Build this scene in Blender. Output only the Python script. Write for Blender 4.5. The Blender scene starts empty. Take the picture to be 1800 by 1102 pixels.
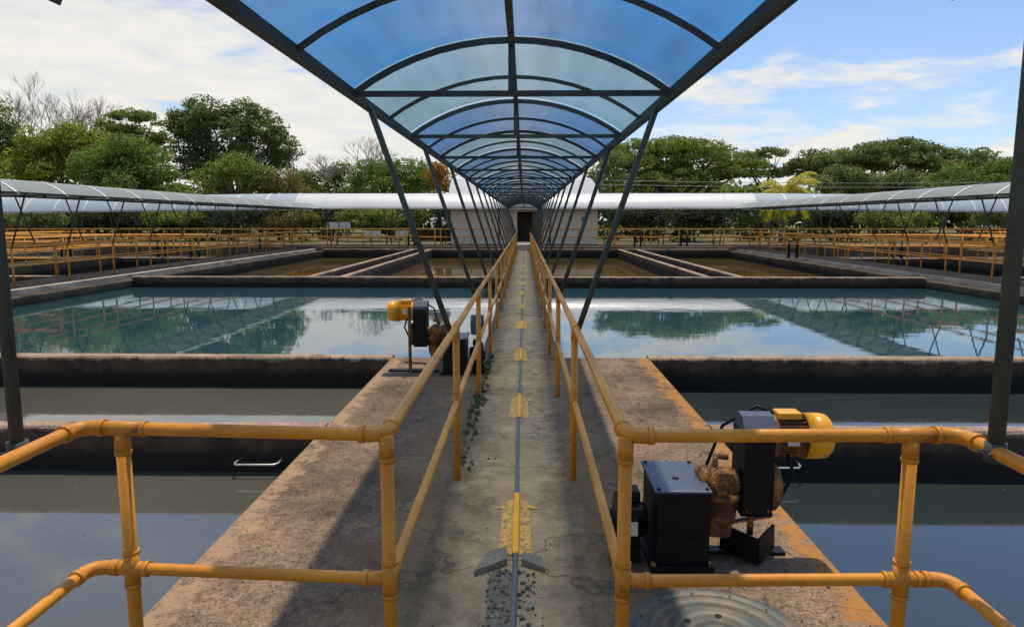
import bpy, math, random
import numpy as np
from mathutils import Vector, Matrix
R = math.radians
PI = math.pi
random.seed(7)
scene = bpy.context.scene
COL = scene.collection
CX = -0.055            # centre line of the walkway

# ------------------------------------------------------------------ helpers
class MB:
    """collects boxes, tubes, sheets into one mesh"""
    def __init__(s): s.v = []; s.f = []; s.m = []; s.sm = []
    def add(s, vs, fs, mi=0, smooth=False):
        b = len(s.v); s.v += [tuple(p) for p in vs]
        for f in fs: s.f.append(tuple(b+i for i in f)); s.m.append(mi); s.sm.append(smooth)
    def box(s, x0, x1, y0, y1, z0, z1, mi=0):
        vs = [(x0,y0,z0),(x1,y0,z0),(x1,y1,z0),(x0,y1,z0),(x0,y0,z1),(x1,y0,z1),(x1,y1,z1),(x0,y1,z1)]
        s.add(vs, [(0,3,2,1),(4,5,6,7),(0,1,5,4),(1,2,6,5),(2,3,7,6),(3,0,4,7)], mi)
    def bbox(s, x0, x1, y0, y1, z0, z1, b=0.01, mi=0):
        """box with chamfered edges"""
        cx,cy,cz=(x0+x1)/2,(y0+y1)/2,(z0+z1)/2
        hx,hy,hz=(x1-x0)/2,(y1-y0)/2,(z1-z0)/2
        b=min(b,hx*.9,hy*.9,hz*.9)
        import bmesh
        bm=bmesh.new(); bmesh.ops.create_cube(bm,size=2)
        for v in bm.verts: v.co=Vector((v.co.x*hx+cx,v.co.y*hy+cy,v.co.z*hz+cz))
        bmesh.ops.bevel(bm,geom=list(bm.edges),offset=b,segments=2,profile=.5,affect='EDGES')
        bm.verts.index_update()
        s.add([v.co[:] for v in bm.verts],[[v.index for v in f.verts] for f in bm.faces],mi); bm.free()
    def bar(s, p0, p1, w, h, up=(0,0,1), mi=0):
        p0=Vector(p0);p1=Vector(p1);d=(p1-p0).normalized();u=Vector(up)
        r=d.cross(u)
        if r.length<1e-4: r=d.cross(Vector((1,0,0)))
        r.normalize();u=r.cross(d).normalized()
        vs=[]
        for p in (p0,p1):
            for a,b in ((-1,-1),(1,-1),(1,1),(-1,1)): vs.append(p+r*a*w/2+u*b*h/2)
        s.add(vs,[(0,1,2,3),(7,6,5,4),(0,4,5,1),(1,5,6,2),(2,6,7,3),(3,7,4,0)],mi)
    def tube(s, pts, r, n=10, cap=True, mi=0, up=(0,0,1)):
        pts=[Vector(p) for p in pts]; k=len(pts)
        rs=r if isinstance(r,(list,tuple)) else [r]*k
        vs=[];prev=None
        for i,p in enumerate(pts):
            if i==0: d=pts[1]-p
            elif i==k-1: d=p-pts[i-1]
            else: d=(pts[i+1]-p).normalized()+(p-pts[i-1]).normalized()
            d.normalize()
            if prev is None:
                a=Vector(up)
                if abs(d.dot(a))>.95: a=Vector((1,0,0))
            else: a=prev
            a=(a-d*a.dot(d)).normalized(); prev=a; b=d.cross(a)
            for j in range(n):
                t=2*PI*j/n; vs.append(p+(a*math.cos(t)+b*math.sin(t))*rs[i])
        fs=[]
        for i in range(k-1):
            for j in range(n):
                j2=(j+1)%n; fs.append((i*n+j,i*n+j2,(i+1)*n+j2,(i+1)*n+j))
        s.add(vs,fs,mi,True)
        if cap:
            b=len(s.v)-len(vs)
            s.f.append(tuple(b+j for j in range(n-1,-1,-1)));s.m.append(mi);s.sm.append(False)
            s.f.append(tuple(b+(k-1)*n+j for j in range(n)));s.m.append(mi);s.sm.append(False)
    def lathe(s, prof, c=(0,0,0), axis='z', n=24, mi=0, smooth=True):
        """prof: list of (radius, height)"""
        c=Vector(c);vs=[]
        for (r,h) in prof:
            for j in range(n):
                t=2*PI*j/n;a,b=r*math.cos(t),r*math.sin(t)
                if axis=='z': q=Vector((a,b,h))
                elif axis=='x': q=Vector((h,a,b))
                else: q=Vector((b,h,a))
                vs.append(c+q)
        fs=[]
        for i in range(len(prof)-1):
            for j in range(n):
                j2=(j+1)%n; fs.append((i*n+j,i*n+j2,(i+1)*n+j2,(i+1)*n+j))
        s.add(vs,fs,mi,smooth)
    def build(s, name, mats, parent=None):
        me=bpy.data.meshes.new(name); me.from_pydata([tuple(v) for v in s.v],[],s.f)
        if not isinstance(mats,(list,tuple)): mats=[mats]
        for m in mats: me.materials.append(m)
        me.polygons.foreach_set('material_index',s.m)
        me.polygons.foreach_set('use_smooth',s.sm)
        me.update()
        o=bpy.data.objects.new(name,me);COL.objects.link(o)
        if parent: o.parent=parent
        return o

def tag(o,label=None,cat=None,group=None,kind=None):
    if label: o['label']=label
    if cat: o['category']=cat
    if group: o['group']=group
    if kind: o['kind']=kind
    return o
def empty(name,loc=(0,0,0),rz=0):
    o=bpy.data.objects.new(name,None);COL.objects.link(o);o.location=loc;o.rotation_euler=(0,0,rz);o.empty_display_size=.2;return o
def copy_tree(o,parent=None):
    c=o.copy();COL.objects.link(c);c.parent=parent
    for ch in list(o.children): copy_tree(ch,c)
    return c

# photograph measurement -> world: direction slope of a picture row / column (1234 px focal)
def drop(y):
    v=(551-y)/1234.; return (-.1317+.9913*v)/(.9913+.1317*v)
def Z(y,Y): return 1.6+drop(y)*Y
def X(x,Y,y=387):
    v=(551-y)/1234.; return (x-922)/1234./(.9913+.1317*v)*Y

# ------------------------------------------------------------------ materials
class NT:
    def __init__(s,name):
        s.m=bpy.data.materials.new(name);s.m.use_nodes=True;s.t=s.m.node_tree;s.n=s.t.nodes;s.l=s.t.links
        s.b=s.n['Principled BSDF'];s.out=s.n['Material Output']
    def nd(s,t,**k):
        n=s.n.new(t)
        for a,b in k.items():
            if a.startswith('i_'): n.inputs[a[2:].replace('_',' ')].default_value=b
            else: setattr(n,a,b)
        return n
    def lk(s,a,b): s.l.new(a,b)
    def pos(s,obj=False):
        if obj: return s.nd('ShaderNodeTexCoord').outputs['Object']
        return s.nd('ShaderNodeNewGeometry').outputs['Position']
    def noise(s,vec,sc,det=5,rough=.6,scale3=None,dist=0):
        if scale3:
            mp=s.nd('ShaderNodeMapping');mp.inputs['Scale'].default_value=scale3;s.lk(vec,mp.inputs[0]);vec=mp.outputs[0]
        n=s.nd('ShaderNodeTexNoise');n.inputs['Scale'].default_value=sc;n.inputs['Detail'].default_value=det
        n.inputs['Roughness'].default_value=rough;n.inputs['Distortion'].default_value=dist;s.lk(vec,n.inputs['Vector']);return n.outputs['Fac']
    def ramp(s,fac,stops):
        r=s.nd('ShaderNodeValToRGB');e=r.color_ramp.elements
        while len(e)>1:e.remove(e[-1])
        def c4(c): return (c,c,c,1) if not isinstance(c,(tuple,list)) else (*c[:3],1)
        e[0].position=stops[0][0];e[0].color=c4(stops[0][1])
        for p,c in stops[1:]:
            q=e.new(p);q.color=c4(c)
        s.lk(fac,r.inputs[0]);return r.outputs[0]
    def mix(s,fac,a,b,mode='MIX'):
        n=s.nd('ShaderNodeMix',data_type='RGBA',blend_type=mode)
        for k,v in ((0,fac),(6,a),(7,b)):
            if hasattr(v,'is_output'): s.lk(v,n.inputs[k])
            elif k==0: n.inputs[k].default_value=v
            else: n.inputs[k].default_value=(*v[:3],1)
        return n.outputs[2]
    def math(s,op,a,b=None,c=None,clamp=False):
        n=s.nd('ShaderNodeMath',operation=op,use_clamp=clamp)
        for k,v in enumerate((a,b,c)):
            if v is None: continue
            if hasattr(v,'is_output'): s.lk(v,n.inputs[k])
            else: n.inputs[k].default_value=v
        return n.outputs[0]
    def sstep(s,x,a,b):
        n=s.nd('ShaderNodeMapRange',interpolation_type='SMOOTHSTEP');s.lk(x,n.inputs[0]);n.inputs[1].default_value=a;n.inputs[2].default_value=b;return n.outputs[0]
    def bump(s,h,st,dist=.01):
        b=s.nd('ShaderNodeBump');b.inputs['Strength'].default_value=st;b.inputs['Distance'].default_value=dist;s.lk(h,b.inputs['Height']);s.lk(b.outputs[0],s.b.inputs['Normal'])
    def set(s,col=None,rough=None,metal=None,spec=None):
        for k,v in (('Base Color',col),('Roughness',rough),('Metallic',metal),('Specular IOR Level',spec)):
            if v is None: continue
            if hasattr(v,'is_output'): s.lk(v,s.b.inputs[k])
            elif k=='Base Color': s.b.inputs[k].default_value=(*v[:3],1)
            else: s.b.inputs[k].default_value=v
M={}
def paint(name,c,c2,rust,rough=.45,rustamt=.62,obj=True,sc=9.,spec=.4):
    t=NT(name);p=t.pos(obj)
    a=t.noise(p,sc,6,.65);b=t.noise(p,sc*6,4,.6);big=t.noise(p,sc*.25,3,.5)
    col=t.mix(t.ramp(big,[(.35,0),(.65,1)]),c,c2)
    col=t.mix(t.math('MULTIPLY',t.ramp(b,[(.45,0),(.7,1)]),.35),col,tuple(x*.55 for x in c2))
    rm=t.ramp(t.math('ADD',t.math('MULTIPLY',a,.7),t.math('MULTIPLY',b,.3)),[(rustamt-.05,0),(rustamt+.03,1)])
    col=t.mix(rm,col,rust)
    t.set(col,t.math('ADD',t.math('MULTIPLY',rm,.35),rough),0,spec);t.bump(b,.25,.002);M[name]=t.m;return t
paint('yellow_paint',(.68,.29,.022),(.53,.20,.015),(.22,.08,.014),.42,.70)
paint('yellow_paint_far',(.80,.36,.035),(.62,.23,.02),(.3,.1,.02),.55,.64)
paint('yellow_fitting',(.64,.27,.02),(.48,.18,.015),(.16,.055,.012),.5,.66)
paint('motor_yellow',(.85,.42,.02),(.72,.34,.018),(.25,.1,.02),.35,.68,sc=14)
paint('rust_yellow',(.30,.15,.03),(.2,.085,.02),(.09,.04,.02),.55,.5,sc=14)
paint('steel_green',(.078,.090,.080),(.052,.062,.054),(.07,.045,.025),.6,.62,spec=.2)
paint('steel_light',(.30,.33,.32),(.2,.23,.22),(.12,.09,.06),.45,.62)
paint('black_paint',(.007,.008,.009),(.005,.006,.006),(.02,.014,.01),.5,.66,spec=.18)
paint('bluegrey_lit_top',(.075,.095,.135),(.05,.065,.095),(.03,.03,.03),.4,.66)
paint('teal_paint',(.03,.12,.13),(.02,.08,.09),(.05,.04,.03),.45,.66)
paint('white_metal',(.62,.62,.6),(.5,.5,.49),(.25,.2,.15),.4,.7)

def concrete(name,light,dark,moss,mossamt=.5,grain=1.):
    t=NT(name);p=t.pos()
    big=t.noise(p,1.1,6,.65);mid=t.noise(p,6,6,.7);fine=t.noise(p,70,3,.7);vf=t.noise(p,220,2,.6)
    col=t.mix(t.ramp(mid,[(.3,0),(.7,1)]),dark,light)
    col=t.mix(t.ramp(big,[(mossamt-.05,1),(mossamt+.17,0)]),col,moss)
    sp=t.ramp(t.math('ADD',t.math('MULTIPLY',fine,.6),t.math('MULTIPLY',t.noise(p,24,5,.75),.4)),[(.38,0.30),(.5,1),(.62,1.55)])
    col=t.mix(.8*grain,col,sp,'MULTIPLY')
    return t,p,col,fine,mid,vf
# deck with worn edge paint, dusty tread and mossy margins
t,p,col,fine,mid,vf=concrete('deck_concrete',(.32,.215,.14),(.18,.118,.074),(.11,.078,.048),.42,1.15)
sx=t.nd('ShaderNodeSeparateXYZ');t.lk(p,sx.inputs[0]);x=sx.outputs[0];y=sx.outputs[1]
ax=t.math('ABSOLUTE',t.math('SUBTRACT',x,CX))
wob=t.math('MULTIPLY',t.math('SUBTRACT',t.noise(p,5,5,.7),.5),.5)
axw=t.math('ADD',ax,wob)
band=t.math('MULTIPLY',t.sstep(axw,.13,.3),t.math('SUBTRACT',1,t.sstep(axw,.5,.95)))
col=t.mix(t.math('MULTIPLY',band,.62),col,(.16,.11,.055))
tread=t.math('SUBTRACT',1,t.sstep(axw,.10,.42))
tc=t.mix(t.ramp(t.noise(p,3,6,.75),[(.3,0),(.7,1)]),(.42,.27,.135),(.76,.51,.27))
col=t.mix(t.math('MULTIPLY',tread,.7),col,tc)
blot=t.ramp(t.noise(p,2.3,8,.75,dist=.6),[(.30,.28),(.44,.9),(.7,1.12)])
col=t.mix(.85,col,blot,'MULTIPLY')
edge=t.sstep(axw,1.33,1.42)
wear=t.ramp(t.noise(p,9,8,.8),[(.42,0),(.5,1)])
isr=t.sstep(x,0,.1)
ec=t.mix(isr,(.38,.245,.135),(.42,.185,.04))
col=t.mix(t.math('MULTIPLY',t.math('MULTIPLY',edge,wear),.85),col,ec)
crk=t.nd('ShaderNodeTexVoronoi',feature='DISTANCE_TO_EDGE');crk.inputs['Scale'].default_value=.9
mp=t.nd('ShaderNodeVectorMath',operation='ADD');nn=t.nd('ShaderNodeTexNoise');nn.inputs['Scale'].default_value=4;t.lk(p,nn.inputs['Vector'])
sc=t.nd('ShaderNodeVectorMath',operation='SCALE');sc.inputs['Scale'].default_value=.5;t.lk(nn.outputs['Color'],sc.inputs[0])
t.lk(p,mp.inputs[0]);t.lk(sc.outputs[0],mp.inputs[1]);t.lk(mp.outputs[0],crk.inputs['Vector'])
col=t.mix(t.math('MULTIPLY',t.ramp(crk.outputs['Distance'],[(0,1),(.012,0)]),.6),col,(.03,.025,.02))
t.set(col,.9,0,.25)
t.bump(t.math('ADD',t.math('ADD',t.math('MULTIPLY',fine,.6),t.math('MULTIPLY',mid,1.2)),t.math('MULTIPLY',vf,.3)),.9,.014);M['deck']=t.m
# basin walls: sunlit top edge painted pale, dark wet brown below
t,p,col,fine,mid,vf=concrete('wall_concrete',(.44,.32,.22),(.3,.215,.15),(.2,.14,.095),.40)
sx=t.nd('ShaderNodeSeparateXYZ');t.lk(p,sx.inputs[0]);z=sx.outputs[2]
zz=t.math('ADD',z,t.math('MULTIPLY',t.math('SUBTRACT',t.noise(p,3,6,.7,(1,1,.5)),.5),.22))
face=t.mix(t.ramp(t.noise(p,4,7,.75,(1,1,.3)),[(.3,0),(.7,1)]),(.030,.021,.015),(.13,.085,.056))
wetm=t.math('SUBTRACT',1,t.sstep(zz,-.055,-.01))
col=t.mix(wetm,col,face)
col=t.mix(t.math('SUBTRACT',1,t.sstep(zz,-.24,-.10)),col,(.018,.017,.013))
t.set(col,.85,0,.25);t.bump(t.math('ADD',fine,t.math('MULTIPLY',mid,1.5)),.7,.012);M['wall']=t.m
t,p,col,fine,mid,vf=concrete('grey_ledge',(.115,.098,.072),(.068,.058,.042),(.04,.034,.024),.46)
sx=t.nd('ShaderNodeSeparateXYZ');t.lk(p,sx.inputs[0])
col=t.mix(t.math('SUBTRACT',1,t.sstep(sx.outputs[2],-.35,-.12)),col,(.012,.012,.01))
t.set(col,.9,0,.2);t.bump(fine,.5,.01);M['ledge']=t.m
t,p,col,fine,mid,vf=concrete('pale_concrete',(.52,.47,.38),(.38,.33,.26),(.26,.22,.17),.40)
t.set(col,.9,0,.2);t.bump(fine,.5,.01);M['pale']=t.m
t,p,col,fine,mid,vf=concrete('slab_concrete',(.27,.23,.16),(.2,.17,.12),(.15,.13,.10),.40,.5)
t.set(col,.9,0,.2);t.bump(fine,.5,.006);M['slab']=t.m
t,p,col,fine,mid,vf=concrete('brown_path',(.2,.145,.10),(.13,.09,.06),(.08,.06,.04),.42)
t.set(col,.9,0,.2);t.bump(fine,.5,.01);M['brownpath']=t.m
# ground
t=NT('grass_ground');p=t.pos();a=t.noise(p,.25,6,.7);b=t.noise(p,8,5,.7)
col=t.mix(t.ramp(a,[(.4,0),(.6,1)]),(.075,.095,.028),(.20,.15,.08));col=t.mix(.6,col,t.ramp(b,[(.3,.5),(.7,1.4)]),'MULTIPLY')
t.set(col,.95,0,.1);t.bump(b,.6,.05);M['ground']=t.m
t=NT('basin_floor');t.set((.02,.022,.018),.9);M['floor']=t.m
# water
def water(name,deep,tint2,ior=1.45,bump=.05,sc=1.6):
    t=NT(name);p=t.pos()
    a=t.noise(p,.35,4,.6)
    t.set(t.mix(t.ramp(a,[(.35,0),(.65,1)]),deep,tint2),.015,0,.5);t.b.inputs['IOR'].default_value=ior
    n1=t.noise(p,sc,3,.5,(1,1.3,1));n2=t.noise(p,sc*6,3,.55,(1,1.4,1))
    t.bump(t.math('ADD',n1,t.math('MULTIPLY',n2,.12)),bump,.05);M[name]=t.m
water('water_main',(.018,.060,.078),(.024,.072,.090),1.95,.030,1.3)
water('water_murky',(.075,.075,.058),(.10,.098,.078),1.85,.02,1.0)
water('water_slate',(.022,.033,.034),(.030,.042,.044),1.8,.02,1.0)
water('water_brown',(.075,.046,.014),(.12,.08,.03),1.5,.05,1.2)
water('water_dark',(.006,.008,.007),(.01,.012,.01),1.35,.06,1.2)
# polycarbonate
def poly(name,c,trans=.7,rough=.35,dirt=(.3,.32,.28),dirtamt=.3,gloss=.9):
    t=NT(name);p=t.pos(True)
    st=t.noise(p,9,5,.6,(1,.08,1));bl=t.noise(p,.9,5,.6);fn=t.noise(p,30,3,.6)
    f=t.ramp(t.math('ADD',t.math('MULTIPLY',st,.5),t.math('MULTIPLY',bl,.5)),[(.36,.8),(.5,1.1),(.64,1.3)])
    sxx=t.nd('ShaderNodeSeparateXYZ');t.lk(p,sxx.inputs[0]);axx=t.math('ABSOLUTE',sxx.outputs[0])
    ridge_glow=t.math('MULTIPLY',t.math('SUBTRACT',1,t.sstep(t.math('ADD',axx,t.math('MULTIPLY',t.math('SUBTRACT',bl,.5),.3)),.0,.5)),.42)  # paler ridge colour stands in for sun glow through the sheet
    col=t.mix(1,t.mix(ridge_glow,c,tuple(.35*v+.62 for v in c)),f,'MULTIPLY')
    tr=t.nd('ShaderNodeBsdfTranslucent');t.lk(col,tr.inputs[0])
    rf=t.nd('ShaderNodeBsdfRefraction');rf.inputs['Roughness'].default_value=.72;rf.inputs['IOR'].default_value=1.35;t.lk(t.mix(.35,col,(1,1,1)),rf.inputs[0])
    ms=t.nd('ShaderNodeMixShader');ms.inputs[0].default_value=.5;t.lk(tr.outputs[0],ms.inputs[1]);t.lk(rf.outputs[0],ms.inputs[2])
    t.set(t.mix(t.math('MULTIPLY',t.ramp(bl,[(.4,0),(.7,1)]),dirtamt),c,dirt),rough,0,.5)
    m2=t.nd('ShaderNodeMixShader');m2.inputs[0].default_value=trans;t.lk(t.b.outputs[0],m2.inputs[1])
    tp=t.nd('ShaderNodeBsdfTransparent');t.lk(t.mix(.6,c,(1,.93,.82)),tp.inputs[0]);mt_=t.nd('ShaderNodeMixShader');mt_.inputs[0].default_value=.14;t.lk(ms.outputs[0],mt_.inputs[1]);t.lk(tp.outputs[0],mt_.inputs[2]);t.lk(mt_.outputs[0],m2.inputs[2])
    gl=t.nd('ShaderNodeBsdfGlossy');gl.inputs['Roughness'].default_value=.3;gl.inputs[0].default_value=(.8,.85,.9,1)
    fr=t.nd('ShaderNodeLayerWeight');fw=t.math('ADD',t.math('MULTIPLY',t.math('POWER',fr.outputs['Facing'],5.),gloss),.04*gloss);m3=t.nd('ShaderNodeMixShader');t.lk(fw,m3.inputs[0]);t.lk(m2.outputs[0],m3.inputs[1]);t.lk(gl.outputs[0],m3.inputs[2])
    t.lk(m3.outputs[0],t.out.inputs[0]);M[name]=t.m
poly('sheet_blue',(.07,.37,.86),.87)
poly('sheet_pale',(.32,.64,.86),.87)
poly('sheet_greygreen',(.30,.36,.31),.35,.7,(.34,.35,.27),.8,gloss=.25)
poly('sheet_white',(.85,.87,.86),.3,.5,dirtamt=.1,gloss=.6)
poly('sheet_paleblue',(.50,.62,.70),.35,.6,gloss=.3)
t=NT('white_strip');t.set((.7,.72,.68),.5);M['strip']=t.m
# painted arrow, worn
def worn(name,c,thr):
    t=NT(name);p=t.pos();w=t.ramp(t.noise(p,34,8,.8),[(thr,0),(thr+.14,1)])
    col=t.mix(w,(.22,.155,.09),c);t.set(col,.8,0,.25);t.bump(t.noise(p,60,3,.6),.5,.005);M[name]=t.m
worn('arrow_paint',(.80,.43,.10),.40);worn('arrow_core',(.88,.40,.04),.26)
t=NT('grey_plastic');p=t.pos();t.set(t.mix(t.noise(p,14,5,.7),(.07,.072,.085),(.16,.15,.15)),.55);M['conduit']=t.m
t=NT('gravel');p=t.pos(True);rnd=t.nd('ShaderNodeNewGeometry').outputs['Random Per Island']
t.set(t.ramp(rnd,[(0,(.06,.05,.035)),(.6,(.16,.13,.09)),(1,(.42,.36,.28))]),.9);M['gravel']=t.m
t=NT('cover_iron');p=t.pos(True);a=t.noise(p,5,6,.7);b=t.noise(p,30,4,.6)
col=t.mix(t.ramp(a,[(.42,0),(.6,1)]),(.075,.10,.09),(.16,.12,.08));col=t.mix(.6,col,t.ramp(b,[(.3,.6),(.7,1.3)]),'MULTIPLY');ln=t.nd('ShaderNodeVectorMath',operation='LENGTH');t.lk(p,ln.inputs[0]);rg2=t.ramp(t.math('SINE',t.math('MULTIPLY',ln.outputs['Value'],130.)),[(.0,(.45,.45,.45)),(.6,(1.25,1.25,1.25))]);col=t.mix(.45,col,rg2,'MULTIPLY')
t.set(col,.6,.2);t.bump(b,.4,.003);M['cover']=t.m
t=NT('hole_dark');t.set((.005,.005,.005),.9);M['hole']=t.m
t=NT('steel_bright');t.set((.62,.6,.56),.35,.7);M['bright']=t.m
t=NT('label_plate');t.set((.55,.5,.42),.5);M['plate']=t.m
t=NT('plaster');p=t.pos();a=t.noise(p,1.5,6,.7,(1,1,.5));t.set(t.mix(a,(.58,.54,.47),(.78,.73,.65)),.85);M['plaster']=t.m
t=NT('roof_white');p=t.pos();a=t.noise(p,.8,5,.7,(1,.3,.3));wv=t.nd('ShaderNodeTexWave');wv.inputs['Scale'].default_value=3.;t.lk(p,wv.inputs[0])
t.set(t.mix(a,(.5,.5,.49),(.75,.75,.73)),.4,.1);t.bump(wv.outputs['Fac'],.6,.03);M['roof']=t.m
t=NT('door_dark');p=t.pos();t.set(t.mix(t.noise(p,6,4,.6),(.012,.008,.006),(.03,.02,.014)),.6);M['door']=t.m
t=NT('roof_red');p=t.pos();t.set(t.mix(t.noise(p,5,4,.6),(.16,.05,.03),(.28,.1,.06)),.8);M['redroof']=t.m
t=NT('bark');p=t.pos();a=t.noise(p,4,6,.7,(1,1,.25));t.set(t.mix(a,(.06,.05,.038),(.17,.14,.11)),.9);M['bark']=t.m
t=NT('bark_pale');p=t.pos();a=t.noise(p,4,6,.7);t.set(t.mix(a,(.24,.20,.17),(.42,.37,.32)),.9);M['barkpale']=t.m
def leaf(name,dark,light,extra=None,tr=.42):
    t=NT(name);g=t.nd('ShaderNodeNewGeometry');p=g.outputs['Position'];r=g.outputs['Random Per Island']
    a=t.noise(p,.35,4,.6)
    f=t.math('ADD',t.math('MULTIPLY',r,.5),t.math('MULTIPLY',t.ramp(a,[(.3,0),(.7,1)]),.5))
    st=[(0,dark),(.85,light)]
    if extra: st.append((1,extra))
    col=t.ramp(f,st);t.set(col,.6,0,.25)
    tl=t.nd('ShaderNodeBsdfTranslucent');t.lk(t.mix(1,col,(1.1,1.25,.6),'MULTIPLY'),tl.inputs[0])
    ms=t.nd('ShaderNodeMixShader');ms.inputs[0].default_value=tr;t.lk(t.b.outputs[0],ms.inputs[1]);t.lk(tl.outputs[0],ms.inputs[2]);t.lk(ms.outputs[0],t.out.inputs[0]);M[name]=t.m
leaf('leaf_dark',(.065,.09,.03),(.24,.28,.10),(.42,.45,.22))
leaf('leaf_mid',(.08,.115,.025),(.27,.32,.07),(.42,.46,.15))
leaf('leaf_bright',(.09,.125,.02),(.33,.35,.05),(.48,.5,.11))
leaf('leaf_green',(.06,.11,.025),(.20,.29,.06),(.32,.42,.12))
leaf('leaf_brown',(.08,.07,.025),(.27,.21,.06),(.36,.24,.08))
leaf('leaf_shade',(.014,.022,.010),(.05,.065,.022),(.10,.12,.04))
leaf('leaf_orange',(.10,.09,.02),(.45,.20,.03),(.55,.22,.03))
leaf('leaf_palm',(.20,.20,.02),(.62,.50,.05),(.75,.6,.1))
leaf('leaf_weed',(.018,.045,.014),(.06,.12,.035),(.10,.17,.05))
leaf('leaf_pink',(.15,.12,.09),(.34,.27,.22),(.4,.3,.26))

# ------------------------------------------------------------------ ground, basins, water
PX0,PX1,PY0,PY1=-36.,36.,-9.,46.
g=MB();S=420
for (a,b,c,d) in ((-S,PX0,-S,S),(PX1,S,-S,S),(PX0,PX1,-S,PY0),(PX0,PX1,PY1,S)):
    g.add([(a,c,-.03),(b,c,-.03),(b,d,-.03),(a,d,-.03)],[(0,1,2,3)])
tag(g.build('ground',M['ground']),kind='structure')
g=MB();g.add([(PX0,PY0,-1.9),(PX1,PY0,-1.9),(PX1,PY1,-1.9),(PX0,PY1,-1.9)],[(0,1,2,3)])
tag(g.build('basin_floor',M['floor']),kind='structure')
DX0,DX1=-1.56,1.46          # wide deck the camera stands on
WX0,WX1=CX-.46,CX+.46       # narrow walkway between the basins
d=MB()
d.bbox(DX0,DX1,-8.5,8.12,-1.88,0,.02)
tag(d.build('deck',M['deck']),kind='structure')
d=MB();d.box(WX0,WX1,8.124,39.0,-1.88,-.002)
tag(d.build('walkway',M['deck']),kind='structure')
# far deck
d=MB();d.box(PX0,PX1,39.4,46,-1.88,.12);tag(d.build('far_deck',M['brownpath']),kind='structure')
def sheet(name,x0,x1,y0,y1,z,m):
    b=MB();b.add([(x0,y0,z),(x1,y0,z),(x1,y1,z),(x0,y1,z)],[(0,1,2,3)])
    return tag(b.build(name,m),kind='structure')
EL,ER=-11.25,11.3
sheet('water',EL,DX0,-8.4,8.2,-.36,M['water_murky'])
sheet('water',DX1,ER,-8.4,8.2,-.385,M['water_slate'])
sheet('water',EL,WX0,8.3,19.9,-.31,M['water_main'])
sheet('water',WX1,ER,8.3,19.9,-.31,M['water_main'])
sheet('water',EL,WX0,20.1,39.2,-.50,M['water_brown'])
sheet('water',WX1,ER,20.1,39.2,-.50,M['water_brown'])
sheet('water',-24.2,-13.4,-8,39.2,-.42,M['water_dark'])
sheet('water',13.4,24.2,-8,39.2,-.42,M['water_dark'])

def wall(x0,x1,y0,y1,label,ztop=0.,m='wall',zb=-1.88):
    b=MB()
    # slightly irregular arris: subdivide along the long side and jitter
    L=max(x1-x0,y1-y0);n=max(2,int(L/.35));rnd=random.Random(int(abs(x0*31+y0*17))+3)
    secs=[]
    for i in range(n+1):
        t=i/n;j=[rnd.uniform(-.006,.006) for _ in range(4)]
        if x1-x0>y1-y0:
            xx=x0+(x1-x0)*t
            secs.append([(xx,y0,zb),(xx,y0+j[0],ztop-.02+j[1]),(xx,y0+.018+j[0],ztop+j[1]*.3),(xx,y1-.018+j[2],ztop+j[3]*.3),(xx,y1+j[2],ztop-.02+j[3]),(xx,y1,zb)])
        else:
            yy=y0+(y1-y0)*t
            secs.append([(x1,yy,zb),(x1+j[0],yy,ztop-.02+j[1]),(x1-.018+j[0],yy,ztop+j[1]*.3),(x0+.018+j[2],yy,ztop+j[3]*.3),(x0+j[2],yy,ztop-.02+j[3]),(x0,yy,zb)])
    vs=[q for s_ in secs for q in s_];fs=[]
    for i in range(n):
        for k in range(5):
            fs.append((i*6+k,(i+1)*6+k,(i+1)*6+k+1,i*6+k+1))
    fs.append(tuple(range(5,-1,-1)));fs.append(tuple(n*6+k for k in range(6)))
    b.add(vs,fs)
    return tag(b.build('basin_wall',M[m]),label,'wall')
wall(EL,DX0-.003,5.27,5.43,'low brown concrete divider wall across the murky near basin, left of the deck')
wall(DX1+.003,ER,5.27,5.43,'low brown concrete divider wall behind the nearest yellow motor, right of the deck')
wall(EL,DX0-.003,8.1,8.3,'pale topped concrete wall ending at the deck corner by the far left motor')
wall(DX1+.003,ER,8.1,8.3,'pale topped concrete wall at the deck end, front edge of right blue basin')
wall(EL,WX0-.003,19.9,20.1,'dark concrete wall closing the far side of the left blue basin')
wall(WX1+.003,ER,19.9,20.1,'dark concrete wall closing the far side of the right blue basin')
wall(EL,WX0-.003,39.2,39.397,'farthest concrete wall below the white building, left half')
wall(WX1+.003,ER,39.2,39.397,'farthest concrete wall below the white building, right half')
for sgn,w in ((-1,'left'),(1,'right')):
    for a,bq in ((5.25,'inner'),(6.2,'outer')):
        xa=sgn*a-.09;wall(xa,xa+.18,20.103,39.197,f'{bq} of the two long pale-topped channel walls in the {w} brown basin')
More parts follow.
